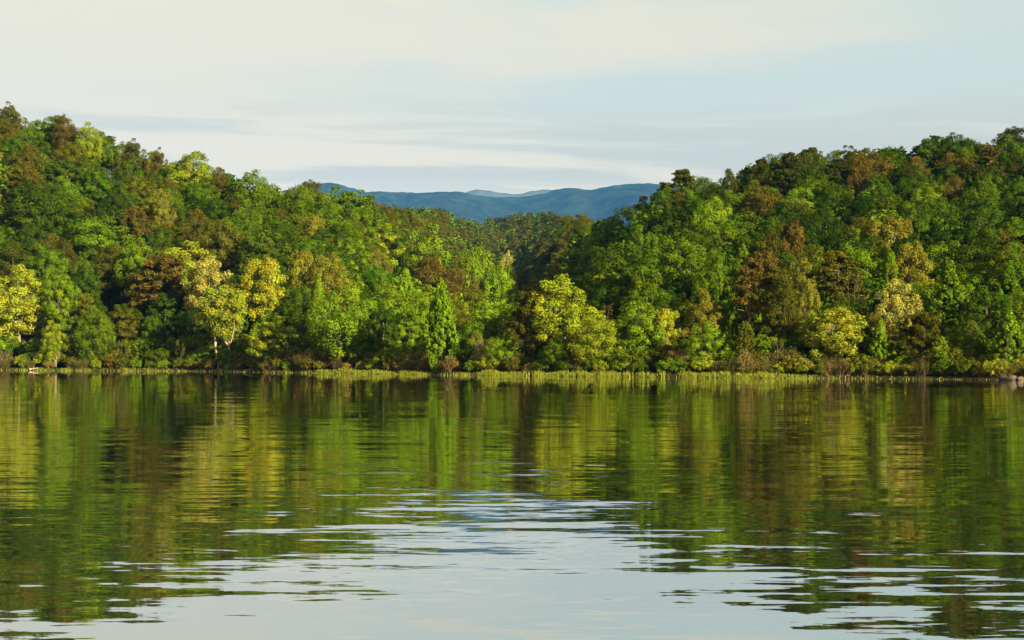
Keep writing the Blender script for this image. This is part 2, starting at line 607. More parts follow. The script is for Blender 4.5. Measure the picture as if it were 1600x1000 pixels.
STOCK = {
    "broad": stock("broadleaf", [gen_broadleaf(100 + i, width=7.6 + 2.8 * ((i * 5) % 12) / 11, lobes=0.16 + 0.16 * ((i * 7) % 12) / 11, nc=72 + (i * 31) % 34, per=150,
                                               cl=0.205 + 0.06 * ((i * 3) % 12) / 11, leaf=0.27, jitter=0.30, pull=0.45, bias=1.0, base=0.08 + 0.02 * (i % 5)) for i in range(12)], 1),
    "plume": stock("plume", [gen_broadleaf(200 + i, width=(7.0, 7.8, 8.6, 7.2, 6.6)[i], base=(0.14, 0.18, 0.10, 0.16, 0.2)[i], lobes=(0.30, 0.36, 0.28, 0.34, 0.3)[i], nc=(92, 100, 110, 84, 80)[i],
                                               per=150, cl=(0.24, 0.22, 0.21, 0.25, 0.26)[i], leaf=0.26, jitter=0.5, pull=0.5, squash=1.0) for i in range(5)], 1),
    "twin": stock("twin", [gen_broadleaf(230, width=6.6, nc=80, per=150, base=0.34, lobes=0.32, cl=0.25, leaf=0.26, jitter=0.5, pull=0.5, squash=1.05, trunks=2)], 1),
    "spire": stock("spire", [gen_spire(300 + i, width=(4.6, 5.2, 5.8)[i]) for i in range(3)], 1),
    "pine": stock("pine", [gen_pine(400 + i, width=(6.4, 7.2, 5.6, 6.8, 6.0)[i], bare=(0.24, 0.2, 0.30, 0.14, 0.26)[i], nb=(66, 74, 60, 80, 64)[i]) for i in range(5)]
                  + [gen_broadleaf(430 + i, width=(7.4, 6.8, 8.0)[i], base=0.12, lobes=0.24, nc=(84, 76, 92)[i], per=150, cl=0.23, leaf=0.30, aspect=0.45, jitter=0.85, squash=0.75) for i in range(3)], 1),
    "wide": stock("wide_pine", [gen_pine(470 + i, width=(9.6, 8.8)[i], bare=(0.12, 0.16)[i], nb=(120, 110)[i], per=58, fuzz=1.0) for i in range(2)], 1),
    "fuzz": stock("fuzz", [gen_broadleaf(440 + i, width=(8.4, 7.8, 9.0)[i], base=0.06, lobes=0.22, nc=(100, 92, 108)[i], per=150, cl=0.21, leaf=0.30, aspect=0.45, jitter=0.75, squash=0.9, pull=0.8) for i in range(3)], 1),
    "thin": stock("thin_pine", [gen_pine(450 + i, width=(5.6, 5.0)[i], bare=0.26, nb=40, per=46, dens=0.62) for i in range(2)], 1),
    "cedar": stock("cedar", [gen_cedar(500)], 1),
    "bare": stock("bare", [gen_bare(600 + i, width=(7.0, 6.0, 6.4)[i], sparse=(300, 900, 500)[i]) for i in range(3)], 1),
    "shrub": stock("shrub", [gen_shrub(700 + i, width=(4.2, 4.8, 3.8, 4.4)[i]) for i in range(4)], 1),
    "brush": stock("brush", [gen_brush(760 + i, width=(3.6, 3.2, 4.0)[i]) for i in range(3)], 1),
}

# ------------------------------------------------------------------ the lie of the land


def curve(tab, sm=18.0):
    xs = np.arange(-3000.0, 4600.0, 4.0)
    ys = np.interp(xs, [a for a, _ in tab], [b for _, b in tab])
    k = np.exp(-0.5 * (np.arange(-60, 61) * 4.0 / sm) ** 2)
    pad = np.r_[np.full(60, ys[0]), ys, np.full(60, ys[-1])]
    ys = np.convolve(pad, k / k.sum(), "valid")
    return lambda p: np.interp(p, xs, ys)


# where the water meets the bank, how far the skyline ridge stands and how high the woods on it rise
shore_c = curve([(-400, 577), (0, 578.5), (300, 580), (600, 584.5), (800, 587), (1000, 589), (1200, 591), (1330, 591), (1600, 594), (2200, 598)], 40)
ridge_c = curve([(-400, 560), (0, 540), (300, 510), (480, 490), (560, 510), (600, 620), (640, 900), (700, 1250), (780, 1750), (840, 1650), (875, 1000), (915, 580),
                 (960, 480), (1050, 450), (1300, 465), (1600, 475), (2200, 500)], 14)
sky_c = curve([(-400, 150), (0, 168), (60, 182), (130, 200), (200, 226), (260, 250), (300, 248), (400, 278), (470, 298), (540, 310), (590, 334), (625, 326), (680, 323), (712, 333),
               (740, 347), (765, 341), (800, 334), (850, 331), (890, 336), (908, 344), (950, 345), (1000, 312), (1050, 286), (1100, 276), (1180, 256), (1240, 240), (1300, 232),
               (1400, 219), (1500, 209), (1600, 208), (2000, 190)], 10)


def shore_y(p):
    return CAMH * F / (shore_c(p) - HOR)


def ground_z(p, Y):
    p = np.asarray(p, float)
    Y = np.asarray(Y, float)
    ys, yr = shore_y(p), ridge_c(p)
    e0 = -(CAMH - 0.35) / ys
    e1 = (HOR - sky_c(p)) / F - 12.2 / yr
    w = (Y - ys) / (yr - ys)
    lead = 7.0 / (yr - ys)
    g = np.clip((w - lead) / (1 - lead), 0, 1) ** 0.86
    z = CAMH + Y * (e0 + (e1 - e0) * g)
    z = np.where(w < lead, 0.35 + 0.35 * np.clip(w / lead, 0, 1), z)
    zr = CAMH + yr * e1
    back = zr + (14.0 - zr) * np.clip((Y - yr) / (900 + 0 * yr), 0, 1) ** 1.3
    z = np.where(w > 1, back, z)
    z = np.where(w < 0, 0.35 + (Y - ys) * 0.45, z)
    bump = 0.5 * np.sin(Y * 0.11 + p * 0.013) * np.sin(p * 0.021) * np.clip(w * 8, 0, 1)
    return np.maximum(z + bump, -2.2)


def place(p, Y):
    return np.array([(p - 800.0) / F * Y, Y, float(ground_z(p, Y))])


def add_obj(name, data, parent=None, loc=None, **props):
    o = bpy.data.objects.new(name, data)
    col.objects.link(o)
    if parent is not None:
        o.parent = parent
    if loc is not None:
        o.location = loc
    for k, v in props.items():
        o[k] = v
    return o


# ground: one sheet from the lake bed up over the hills to the foot of the mountains
gp = np.r_[np.arange(-2600, -200, 80.0), np.arange(-200, 1800, 10.0), np.arange(1800, 4300, 80.0)]
gt = np.r_[-30.0, -12.0, -4.0, -1.6, -0.8, 0.0, 2.0, 4.0, 7.0, np.arange(10, 60, 5.0), np.arange(60, 420, 10.0), np.arange(420, 1000, 30.0), np.arange(1000, 2000, 120.0), 2600.0, 3600.0, 5000.0, 9000.0, 15000.0, 21500.0]
PP, TT = np.meshgrid(gp, gt)
YY = shore_y(PP) + TT
ZZ = ground_z(PP, YY)
gv = np.stack([(PP - 800) / F * YY, YY, ZZ], -1).reshape(-1, 3)
nx, ny = len(gp), len(gt)


def grid_faces(nx, ny):
    i = np.arange(nx * ny).reshape(ny, nx)
    return np.stack([i[:-1, :-1], i[:-1, 1:], i[1:, 1:], i[1:, :-1]], -1).reshape(-1, 4)


add_obj("ground", mesh_from("ground", gv, grid_faces(nx, ny), ground_material(), smooth=True), kind="structure",
        label="dark forest floor rising from the lake shore over the hills", category="ground")

wx, wy = np.linspace(-900, 900, 37), np.linspace(-400, 700, 23)
WX, WY = np.meshgrid(wx, wy)
add_obj("lake_water", mesh_from("lake_water", np.stack([WX, WY, 0 * WX], -1).reshape(-1, 3), grid_faces(37, 23), water_material(), smooth=True), kind="structure",
        label="calm rippled lake mirroring the wooded hills and the pale sky", category="lake")


def value_noise(x, y, seed):
    rg = np.random.default_rng(seed)
    tab = rg.random((256, 256))
    xi, yi = np.floor(x).astype(int), np.floor(y).astype(int)
    fx, fy = x - xi, y - yi
    fx, fy = fx * fx * (3 - 2 * fx), fy * fy * (3 - 2 * fy)
    g = lambda a, b: tab[a % 256, b % 256]
    return (g(xi, yi) * (1 - fx) + g(xi + 1, yi) * fx) * (1 - fy) + (g(xi, yi + 1) * (1 - fx) + g(xi + 1, yi + 1) * fx) * fy


def mountain(name, D, tab, depth, seed, mat, label, out_y):
    xs = np.r_[np.linspace(-D * 0.85, -D * 0.31, 60), np.arange(-D * 0.31 + 7, D * 0.31, 6.0 * D / 4200), np.linspace(D * 0.31, D * 0.85, 60)]
    ts = np.r_[np.linspace(-1, 0, 90), np.linspace(0.02, 0.5, 16)]
    px = 800 + xs / D * F
    yy = curve(tab, 6)(px)
    yy = np.where((px < tab[0][0]) | (px > tab[-1][0]), out_y + 26 * (value_noise(px / 130, 0 * px, seed) - 0.5) + 10 * (value_noise(px / 37, 0 * px, seed + 1) - 0.5), yy)
    ridge = CAMH + (HOR - yy) / F * D
    X, T = np.meshgrid(xs, ts)
    Y = D + T * depth
    prof = np.clip(1 - np.abs(T), 0, 1) ** 1.15
    spur = (value_noise(X / (210 * D / 4200) + T * 1.2, T * 1.5 + 9, seed + 2) - 0.5) * 1.1 + (value_noise(X / (90 * D / 4200), T * 4, seed + 3) - 0.5) * 0.5
    Z = ridge[None, :] * np.clip(prof + spur * 0.6 * np.abs(T) * (1 - np.abs(T)) * 2, 0, None)
    k = D / 4200
    can = 9 * (value_noise(X / 16 / k, Y / 16 / k, seed + 4) - 0.5) + 7 * (value_noise(X / 8 / k, Y / 8 / k, seed + 5) - 0.5)
    Z = np.where(np.abs(T) > 0.97, -3, Z + can * 0.3 * D / 4200)
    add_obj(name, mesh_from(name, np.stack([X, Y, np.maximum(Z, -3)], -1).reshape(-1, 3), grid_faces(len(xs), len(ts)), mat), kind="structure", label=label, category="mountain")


mountain("mountain_ridge", 16000, [(380, 303), (440, 298), (480, 291), (515, 284), (530, 287), (545, 292), (570, 300), (600, 298), (640, 301), (690, 299), (720, 299), (745, 306), (780, 308),
                                  (808, 308), (840, 304), (870, 296), (890, 292), (910, 296), (925, 297), (960, 289), (1000, 286), (1040, 288), (1100, 292), (1200, 300)], 5000, 21,
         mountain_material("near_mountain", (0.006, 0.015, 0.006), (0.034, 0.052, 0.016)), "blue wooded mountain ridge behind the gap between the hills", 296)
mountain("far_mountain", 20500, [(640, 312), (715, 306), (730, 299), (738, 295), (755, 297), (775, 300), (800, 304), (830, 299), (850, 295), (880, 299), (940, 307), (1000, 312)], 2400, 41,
         mountain_material("far_mountain", (0.06, 0.075, 0.06), (0.09, 0.10, 0.08)), "pale far peak showing above the blue ridge", 316)  # lighter surface colour has extra distance haze painted into it

# ------------------------------------------------------------------ the woods
# leaf colours, and the words the labels use for them
PAL = {
    "dark green": (0.027, 0.054, 0.003), "deep green": (0.047, 0.090, 0.004), "mid green": (0.086, 0.152, 0.005), "vivid green": (0.140, 0.255, 0.008), "bright green": (0.130, 0.220, 0.007),
    "lime green": (0.205, 0.265, 0.010), "yellow-green": (0.255, 0.300, 0.020), "pale yellow": (0.33, 0.33, 0.06), "olive": (0.104, 0.122, 0.007),
    "olive-yellow": (0.175, 0.180, 0.016), "rust-brown": (0.108, 0.092, 0.014), "brown-olive": (0.090, 0.096, 0.009), "dark olive": (0.048, 0.064, 0.006),
    "straw-brown": (0.21, 0.165, 0.04), "dusky green": (0.076, 0.114, 0.006),
}
BARK = {"broad": (0.20, 0.15, 0.10), "plume": (0.34, 0.29, 0.20), "twin": (0.50, 0.42, 0.26), "spire": (0.10, 0.08, 0.05), "pine": (0.15, 0.095, 0.055), "wide": (0.15, 0.095, 0.055), "fuzz": (0.15, 0.095, 0.055),
        "thin": (0.26, 0.18, 0.11), "cedar": (0.10, 0.07, 0.05), "bare": (0.26, 0.20, 0.14), "shrub": (0.14, 0.10, 0.06), "brush": (0.20, 0.13, 0.07)}
NAMES = {"broad": ("broadleaf_tree", "tree"), "plume": ("broadleaf_tree", "tree"), "twin": ("broadleaf_tree", "tree"), "spire": ("broadleaf_tree", "tree"), "pine": ("pine_tree", "pine tree"), "wide": ("pine_tree", "pine tree"), "fuzz": ("pine_tree", "pine tree"),
         "thin": ("pine_tree", "pine tree"), "cedar": ("cedar_tree", "cedar tree"), "bare": ("bare_tree", "bare tree"), "shrub": ("shrub", "shrub"), "brush": ("shrub", "shrub")}

# trees one can pick out: (pixel x, metres behind the water's edge, pixel y of the top, width in pixels, shape, colour, label)
KEY = [
    (30, 7, 415, 104, "plume", "yellow-green", "big yellow-green tree at the bank beneath the far end of the high hill"),
    (93, 13, 415, 66, "broad", "bright green", "bright green tree tucked against the big yellow-green bank tree"),
    (88, 4, 500, 44, "plume", "lime green", "small lime green tree at the foot of the big yellow-green tree"),
    (132, 10, 459, 38, "pine", "olive", "small olive pine peeping over a green bush before a dark gap"),
    (150, 6, 481, 66, "broad", "mid green", "bushy green tree before the dark gap beside the rust pine"),
    (252, 14, 398, 110, "wide", "rust-brown", "big rust-brown pine standing in front of a pale yellow tree"),
    (285, 22, 378, 120, "plume", "yellow-green", "tall yellow-green tree rising behind the big rust-brown pine"),
    (325, 19, 402, 80, "plume", "pale yellow", "pale yellow tree between the rust-brown pine and the white twin trunks"),
    (350, 5, 446, 80, "twin", "yellow-green", "yellow-green tree on two slender white trunks at the water's edge"),
    (414, 9, 404, 76, "plume", "yellow-green", "tall thin-crowned yellow-green tree with a pale bare trunk"),
    (430, 5, 494, 96, "broad", "lime green", "low spreading lime green tree under the pale bare trunk"),
    (474, 18, 392, 66, "plume", "olive-yellow", "olive-yellow tree with pinkish plumes behind the maple-like green tree"),
    (520, 20, 396, 70, "plume", "olive-yellow", "olive-yellow tree below the big leafy dome on the slope"),
    (497, 18, 430, 36, "spire", "bright green", "slim bright green tree in front of olive-yellow crowns"),
    (540, 8, 444, 112, "broad", "bright green", "wide bright green tree of big leaves, broadest on the bank"),
    (600, 11, 474, 60, "broad", "deep green", "deep green tree wedged between the wide green tree and a spire"),
    (632, 3.5, 420, 50, "spire", "vivid green", "pointed bright green tree, taller of the two spires"),
    (692, 3, 436, 56, "spire", "vivid green", "pointed bright green spire in front of a rust-brown dome"),
    (672, 20, 400, 80, "fuzz", "rust-brown", "rust-brown domed tree behind the gap between the two spires"),
    (714, 18, 420, 72, "fuzz", "rust-brown", "rust-brown rounded tree just behind the shorter spire"),
    (740, 7, 500, 62, "broad", "mid green", "round mid green tree beside the shorter spire, low by the bank"),
    (784, 5, 522, 56, "broad", "bright green", "small bushy bright green tree on the bank below an olive pine"),
    (826, 9, 452, 76, "wide", "brown-olive", "brown-olive pine in front of the billowing lime tree"),
    (882, 12, 431, 118, "plume", "lime green", "billowing lime green tree before the dark hollow"),
    (868, 4, 527, 54, "broad", "mid green", "rounded green bush-like tree on the grassy bank under the lime tree"),
    (934, 6, 494, 94, "broad", "lime green", "spreading lime green tree at the foot of a leafless brown one"),
    (952, 14, 470, 50, "bare", "rust-brown", "leafless brown tree with upright twigs above the spreading lime tree"),
    (902, 40, 388, 62, "bare", "rust-brown", "leafless grey-brown tree standing in the dark hollow"),
    (1000, 10, 470, 88, "broad", "bright green", "bright green bank tree with a yellow crest in front of the dark slope"),
    (1040, 12, 482, 58, "plume", "yellow-green", "yellow-green tree squeezed between two bright green bank trees"),
    (1098, 16, 452, 78, "plume", "olive-yellow", "straw-yellow open-crowned tree with forking pale limbs"),
    (1106, 6, 502, 76, "broad", "bright green", "bright green low tree under the straw-yellow open crown"),
    (1146, 16, 450, 44, "spire", "mid green", "slim green tree beside the dead brown pine"),
    (1164, 7, 503, 36, "cedar", "olive", "bullet-shaped olive cedar at the foot of the dead brown pine"),
    (1172, 15, 416, 56, "thin", "rust-brown", "dying brown pine with bare pale limbs above the olive cedar"),
    (1222, 13, 430, 66, "pine", "brown-olive", "brown-olive pine on a dark trunk near the glowing yellow tree"),
    (1250, 30, 405, 60, "plume", "olive-yellow", "olive-yellow tree over the pine with the dark trunk"),
    (1262, 18, 436, 54, "broad", "olive-yellow", "olive-yellow rounded tree half behind the glowing yellow tree"),
    (1306, 6, 480, 104, "plume", "yellow-green", "glowing yellow tree spreading low over the bank"),
    (1338, 26, 420, 62, "bare", "rust-brown", "leafless tree with a bent pale trunk above the glowing yellow tree"),
    (1400, 16, 438, 84, "plume", "pale yellow", "pale yellow tree with rounded puffs behind a rust-olive one"),
    (1374, 6, 496, 32, "spire", "bright green", "slim young bright green tree beside the glowing yellow tree"),
    (1442, 9, 488, 82, "wide", "brown-olive", "rust-olive flat-spreading pine below the pale yellow puffs"),
    (1404, 8, 500, 40, "thin", "olive", "thin olive pine with two bare stems under the pale yellow puffs"),
    (1482, 26, 404, 68, "spire", "mid green", "cone-shaped green tree standing out of the dark lower slope"),
    (1470, 4, 526, 38, "spire", "bright green", "bright green young tree alone at the water on a short trunk"),
    (1545, 16, 446, 100, "broad", "deep green", "broad deep green tree above the bank near the pale rocks"),
    (1576, 6, 486, 60, "spire", "bright green", "bright green tree over the pale rocks at the shore"),
    (1598, 8, 500, 50, "broad", "bright green", "bright green tree cut off by the picture edge above the pale rocks"),
    (1512, 10, 500, 60, "broad", "dusky green", "dusky green tree between the lone young tree and the pale rocks"),
    (76, 3, 515, 26, "bare", "olive", "slight pale-stemmed sapling nearly leafless beside the small lime green tree"),
    (192, 3, 530, 34, "bare", "olive", "thin leafless sapling in the shrubs before the rust pine"),
    (282, 3, 528, 26, "bare", "olive", "thin leafless sapling between the rust pine and the twin trunks"),
    (748, 3, 520, 26, "bare", "straw-brown", "straw-coloured leafless sapling beside the round tree by the spire"),
    (1215, 5, 520, 30, "bare", "olive", "grey leafless sapling under the pine with the dark trunk"),
    (1572, 4, 515, 30, "bare", "rust-brown", "crooked leafless sapling just above the pale shore rocks"),
    (1566, 70, 362, 38, "thin", "rust-brown", "dying rust-brown pine with bare stem high on the dark slope"),
    (1426, 40, 378, 66, "plume", "olive-yellow", "olive-yellow billowing tree midway up the slope over the pale yellow puffs"),
    (1194, 40, 392, 80, "wide", "rust-brown", "rust-brown wide pine on the slope over the dying brown pine"),
    (1236, 55, 346, 60, "wide", "rust-brown", "rust-brown pine halfway up the slope among green crowns"),
    (543, 60, 293, 100, "broad", "mid green", "great leafy green dome on the hill's shoulder beside the blue mountains"),
    (502, 66, 300, 84, "broad", "mid green", "mid green tree pressed against the great leafy dome on the shoulder"),
    (566, 48, 322, 76, "broad", "mid green", "mid green tree on the slope just under the great leafy dome"),
    (588, 34, 350, 90, "broad", "lime green", "lime green tree glowing at the foot of the great leafy dome"),
    (664, 40, 350, 100, "broad", "bright green", "bright green broad tree in the gap under the far pines"),
    (640, 26, 395, 60, "broad", "deep green", "deep green tree between the glowing lime one and the rust domes"),
    (745, 34, 385, 80, "broad", "bright green", "bright green tree behind the rust-brown dome and shorter spire"),
    (782, 30, 410, 66, "broad", "bright green", "bright green tree behind the olive pine in the valley mouth"),
    (790, 60, 394, 30, "plume", "pale yellow", "small pale yellow crown in the middle of the valley"),
    (575, 150, 305, 34, "pine", "olive", "lone pointed pine on the skyline beside the great leafy dome"),
    (100, 158, 180, 46, "fuzz", "rust-brown", "rust-brown tree on the skyline, uppermost brown crown of the high hill"),
    (138, 152, 191, 52, "plume", "lime green", "lime-tinted crown on the skyline next to the uppermost brown crown"),
    (205, 150, 216, 50, "fuzz", "brown-olive", "brown-olive crown on the skyline midway down the high hill"),
    (242, 150, 230, 36, "fuzz", "rust-brown", "rust-brown crown on the skyline just above the lime-topped tree"),
    (12, 165, 160, 50, "fuzz", "brown-olive", "brown-olive crown at the very top corner of the high hill"),
    (300, 120, 237, 84, "broad", "lime green", "lime-topped tree breaking the skyline of the high hill"),
    (395, 100, 266, 90, "broad", "mid green", "mid green domed tree on the skyline below the lime-topped one"),
    (470, 90, 288, 80, "broad", "mid green", "mid green tree on the skyline touching the great leafy dome"),
    (1186, 170, 246, 42, "fuzz", "dark olive", "dark spreading pine on the skyline where the mountains end"),
    (1136, 175, 264, 40, "fuzz", "dark olive", "dark ragged pine on the skyline above the mountain's end"),
    (1110, 80, 308, 84, "broad", "bright green", "bright green domed tree near the top of the lower shoulder"),
    (1000, 62, 352, 70, "broad", "mid green", "mid green tree on the shaded face above the leafless grey-brown tree"),
    (1345, 150, 240, 46, "fuzz", "rust-brown", "rust-brown tree high on the slope just under the skyline"),
    (1545, 150, 225, 56, "thin", "rust-brown", "rust-brown thin pine high on the slope under the last skyline crowns"),
    (250, 60, 296, 44, "plume", "olive-yellow", "small olive-yellow crown amid dark green on the high hill"),
    (205, 50, 322, 48, "pine", "rust-brown", "rust-tinted pine amid dark green on the high hill"),
    (350, 46, 345, 90, "broad", "brown-olive", "brown-olive broad tree on the slope above the white twin trunks"),
    (150, 40, 338, 110, "broad", "mid green", "wide mid green tree over the dark gap beside the rust pine"),
    (60, 60, 300, 120, "broad", "deep green", "wide deep green tree on the high hill over the yellow bank tree"),
    (210, 30, 372, 60, "plume", "bright green", "bright green crown just above the rust-brown pine"),
    (410, 30, 356, 90, "broad", "dusky green", "dusky green tree on the slope above the thin-crowned tree"),
    (970, 34, 380, 110, "broad", "deep green", "big deep green tree on the shaded lower face by the hollow"),
    (1060, 40, 370, 120, "broad", "mid green", "big mid green tree covering the shaded slope over the yellow-green one"),
    (1010, 22, 416, 70, "plume", "mid green", "green tree with two upright plumes on the shaded slope"),
    (1120, 40, 390, 80, "broad", "mid green", "mid green tree on the slope over the straw-yellow open crown"),
]

trees = []      # dicts: p, Y, base z, H, W (metres), shape, colour name, label
for (p, back, top, wpx, shape, colour, label) in KEY:
    Y = float(shore_y(p)) + back
    z = float(ground_z(p, Y))
    topz = CAMH + (HOR - top) / F * Y
    H = max(topz - z, 2.5)
    if H > 17:                                   # too tall for its place: stand it farther up the slope
        for _ in range(60):
            Y += 2.5
            z = float(ground_z(p, Y))
            H = CAMH + (HOR - top) / F * Y - z
            if H <= 17:
                break
    trees.append(dict(p=p, Y=Y, z=z, H=float(H), W=wpx / F * Y, shape=shape, colour=colour, label=label, key=True))

rg = np.random.default_rng(31)
kx = np.array([(t["p"] - 800) / F * t["Y"] for t in trees])
ky = np.array([t["Y"] for t in trees])
kw = np.array([t["W"] for t in trees])


def choose(p, Y, y, back, far):
    """What grows where: shape and colour by the part of the wood."""
    r = rg.random()
    def pick(*opts):
        q = rg.random() * sum(o[0] for o in opts)
        for w, s, c in opts:
            q -= w
            if q <= 0:
                return s, c
        return opts[-1][1:]
    if far:
        return pick((10, "pine", "dark olive"), (26, "fuzz", "olive"), (6, "fuzz", "brown-olive"), (24, "broad", "dusky green"), (28, "broad", "mid green"))
    if 610 < p < 900:
        if Y > 560:
            return pick((30, "fuzz", "olive"), (7, "fuzz", "brown-olive"), (6, "pine", "dark olive"), (34, "broad", "mid green"), (12, "broad", "bright green"))
        return pick((36, "broad", "bright green"), (24, "broad", "mid green"), (12, "broad", "dusky green"), (8, "fuzz", "olive"), (9, "broad", "olive"), (7, "plume", "lime green"))
    if p <= 610:
        if y < 262 and p < 300:
            return pick((12, "fuzz", "brown-olive"), (44, "broad", "deep green"), (24, "broad", "mid green"), (3, "fuzz", "rust-brown"), (8, "broad", "olive"))
        if p > 430:
            return pick((40, "broad", "mid green"), (26, "broad", "deep green"), (18, "broad", "bright green"), (8, "fuzz", "brown-olive"), (5, "plume", "olive-yellow"))
        return pick((46, "broad", "deep green"), (28, "broad", "mid green"), (16, "broad", "dark green"), (4, "fuzz", "brown-olive"), (5, "broad", "olive"), (2, "plume", "bright green"))
    if y < 285:
        if p < 1330:
            return pick((40, "pine", "dark olive"), (10, "fuzz", "brown-olive"), (36, "broad", "deep green"), (12, "broad", "mid green"))
        return pick((44, "broad", "deep green"), (30, "broad", "dark green"), (10, "broad", "mid green"), (10, "fuzz", "dark olive"), (3, "fuzz", "rust-brown"))
    if p < 1130:
        return pick((42, "broad", "deep green"), (18, "broad", "mid green"), (34, "broad", "dark green"), (6, "broad", "bright green"), (4, "pine", "brown-olive"))
    if y > 380:
        return pick((36, "broad", "deep green"), (22, "broad", "mid green"), (14, "broad", "dusky green"), (6, "pine", "brown-olive"), (8, "spire", "mid green"), (8, "broad", "dark green"), (3, "pine", "rust-brown"))
    return pick((36, "broad", "deep green"), (34, "broad", "dark green"), (14, "broad", "mid green"), (3, "fuzz", "rust-brown"), (5, "fuzz", "brown-olive"), (8, "broad", "bright green"), (3, "plume", "olive-yellow"))


def scatter(y0, y1, step, far):
    for gy in np.arange(y0, y1, step):
        half = gy * (1180 if gy < 600 else 990) / F
        for gx in np.arange(-half, half, step):
            x, Y = gx + rg.uniform(-0.42, 0.42) * step, gy + rg.uniform(-0.42, 0.42) * step
            p = 800 + x / Y * F
            back = Y - float(shore_y(p))
            yr = float(ridge_c(p))
            if 858 < p < 938 and 13 < back < 46:          # the dark hollow under the slope stays open
                continue
            if back < 13 or Y > yr + (26 if not far else 60):
                continue
            if not far and rg.random() < 0.03:
                continue
            z = float(ground_z(p, Y))
            H = rg.uniform(9.0, 14.2) if back > 30 else rg.uniform(7.5, 11.5)
            y = HOR - (z + H - CAMH) / Y * F
            shape, colour = choose(p, Y, y, back, far)
            if shape in ("pine", "fuzz"):
                H *= 1.12
            W = {"broad": 0.80, "plume": 0.58, "spire": 0.42, "pine": 0.52, "fuzz": 0.66}[shape] * H * rg.uniform(0.85, 1.2)
            if far:
                W *= 1.15
            if np.any((np.hypot(kx - x, ky - Y) < 0.40 * (kw + W) * 0.8)):
                continue
            trees.append(dict(p=p, Y=Y, z=z, H=H, W=W, shape=shape, colour=colour, label=None, key=False))


scatter(225, 600, 7.3, False)
scatter(600, 1000, 9.5, True)
scatter(1000, 1900, 12.0, True)

# how much of each tree shows: near ones first, on a coarse picture grid
G = 0.5
cov = np.zeros((330, 940), bool)         # pixels -140..1740 by 0..660, two by two
for t in sorted(trees, key=lambda t: t["Y"]):
    s = F / t["Y"]
    cx, w = (t["p"] + 140) * G, t["W"] * s / 2 * G * 0.92
    yt = (HOR - (t["z"] + t["H"] - CAMH) * s) * G
    yb = (HOR - (t["z"] + t["H"] * 0.12 - CAMH) * s) * G
    y0, y1, x0, x1 = int(max(0, yt)), int(min(330, yb + 1)), int(max(0, cx - w)), int(min(940, cx + w + 1))
    t["top"], t["seen"], t["inframe"] = yt / G, 0, 0
    if y1 <= y0 or x1 <= x0:
        continue
    yy, xx = np.mgrid[y0:y1, x0:x1]
    m = ((xx + 0.5 - cx) / max(w, 0.6)) ** 2 + ((yy + 0.5 - (yt + yb) / 2) / max((yb - yt) / 2, 0.6)) ** 2 <= 1
    new = m & ~cov[y0:y1, x0:x1]
    t["seen"] = int(new.sum())
    t["inframe"] = int((new & (xx > 70) & (xx < 870)).sum())
    cov[y0:y1, x0:x1] |= m

KINDMAX = {"broadleaf_tree": 290, "pine_tree": 120}
single, rest = [], []
for nm in ("broadleaf_tree", "pine_tree", "cedar_tree", "bare_tree"):
    ts = [t for t in trees if NAMES[t["shape"]][0] == nm]
    ts.sort(key=lambda t: (not t["key"], -t["inframe"]))
    n = KINDMAX.get(nm, 50)
    for i, t in enumerate(ts):
        (single if t["key"] or (i < n and t["inframe"] >= 14) else rest).append(t)
rest = [t for t in rest if t["seen"] >= 3 or (t["Y"] < 620 and t["inframe"] == 0 and rg.random() < 0.6)]

# labels: a hillside tree is named by the landmark tree below it and its turn up the slope
ORD = ["first", "second", "third", "fourth", "fifth", "sixth", "seventh", "eighth", "ninth", "tenth", "eleventh", "twelfth", "thirteenth", "fourteenth"]
MARKS = [(30, "the big yellow-green bank tree"), (150, "the dark shore gap"), (252, "the big rust-brown shore pine"), (350, "the white twin trunks"),
         (414, "the pale bare shore trunk"), (545, "the wide bright green bank tree"), (635, "the taller green spire"), (690, "the shorter green spire"), (784, "the small bushy bank tree"),
         (882, "the billowing lime tree"), (935, "the spreading lime tree"), (1000, "the yellow-crested bank tree"), (1098, "the straw-yellow open crown"), (1172, "the dying brown shore pine"),
         (1222, "the pine on a dark trunk"), (1306, "the glowing yellow tree"), (1400, "the pale yellow puffs"), (1470, "the lone young shore tree"), (1576, "the pale shore rocks")]
KINDWORD = {"broad": "rounded tree", "plume": "airy tree", "spire": "pointed tree", "pine": "pine", "wide": "pine", "fuzz": "pine", "thin": "thin pine", "cedar": "cedar", "bare": "leafless tree", "twin": "tree"}
cells = {}
for t in single:
    if not t["key"]:
        mk = min(MARKS, key=lambda m: abs(m[0] - t["p"]))
        cells.setdefault((mk[1], t["colour"], KINDWORD[t["shape"]]), []).append(t)
for (mark, colour, kw_), ts in cells.items():
    ts.sort(key=lambda t: -t["top"])
    for i, t in enumerate(ts):
        if len(ts) == 1:
            t["label"] = f"only {colour} {kw_} upslope of {mark}"
        else:
            o = ORD[i] if i < len(ORD) else f"{i + 1}th"
            t["label"] = f"{colour} {kw_}, {o} such one upslope of {mark}"

GROUPS = {"broadleaf_tree": "broadleaf trees of the wooded hills", "pine_tree": "pines among the broadleaf trees", "bare_tree": "leafless trees", "shrub": "shrubs along the bank"}
cg = np.random.default_rng(77)


def tint_of(colour, key=False):
    c = np.array(PAL[colour]) * np.array([0.82, 0.78, 0.78])
    v = cg.normal(0, 0.06 if key else 0.12)
    h = cg.normal(0, 0.03 if key else 0.055)
    return np.clip(c * (1 + v) * np.array([1 + h, 1.0, 1 - h]), 0.002, 0.6)


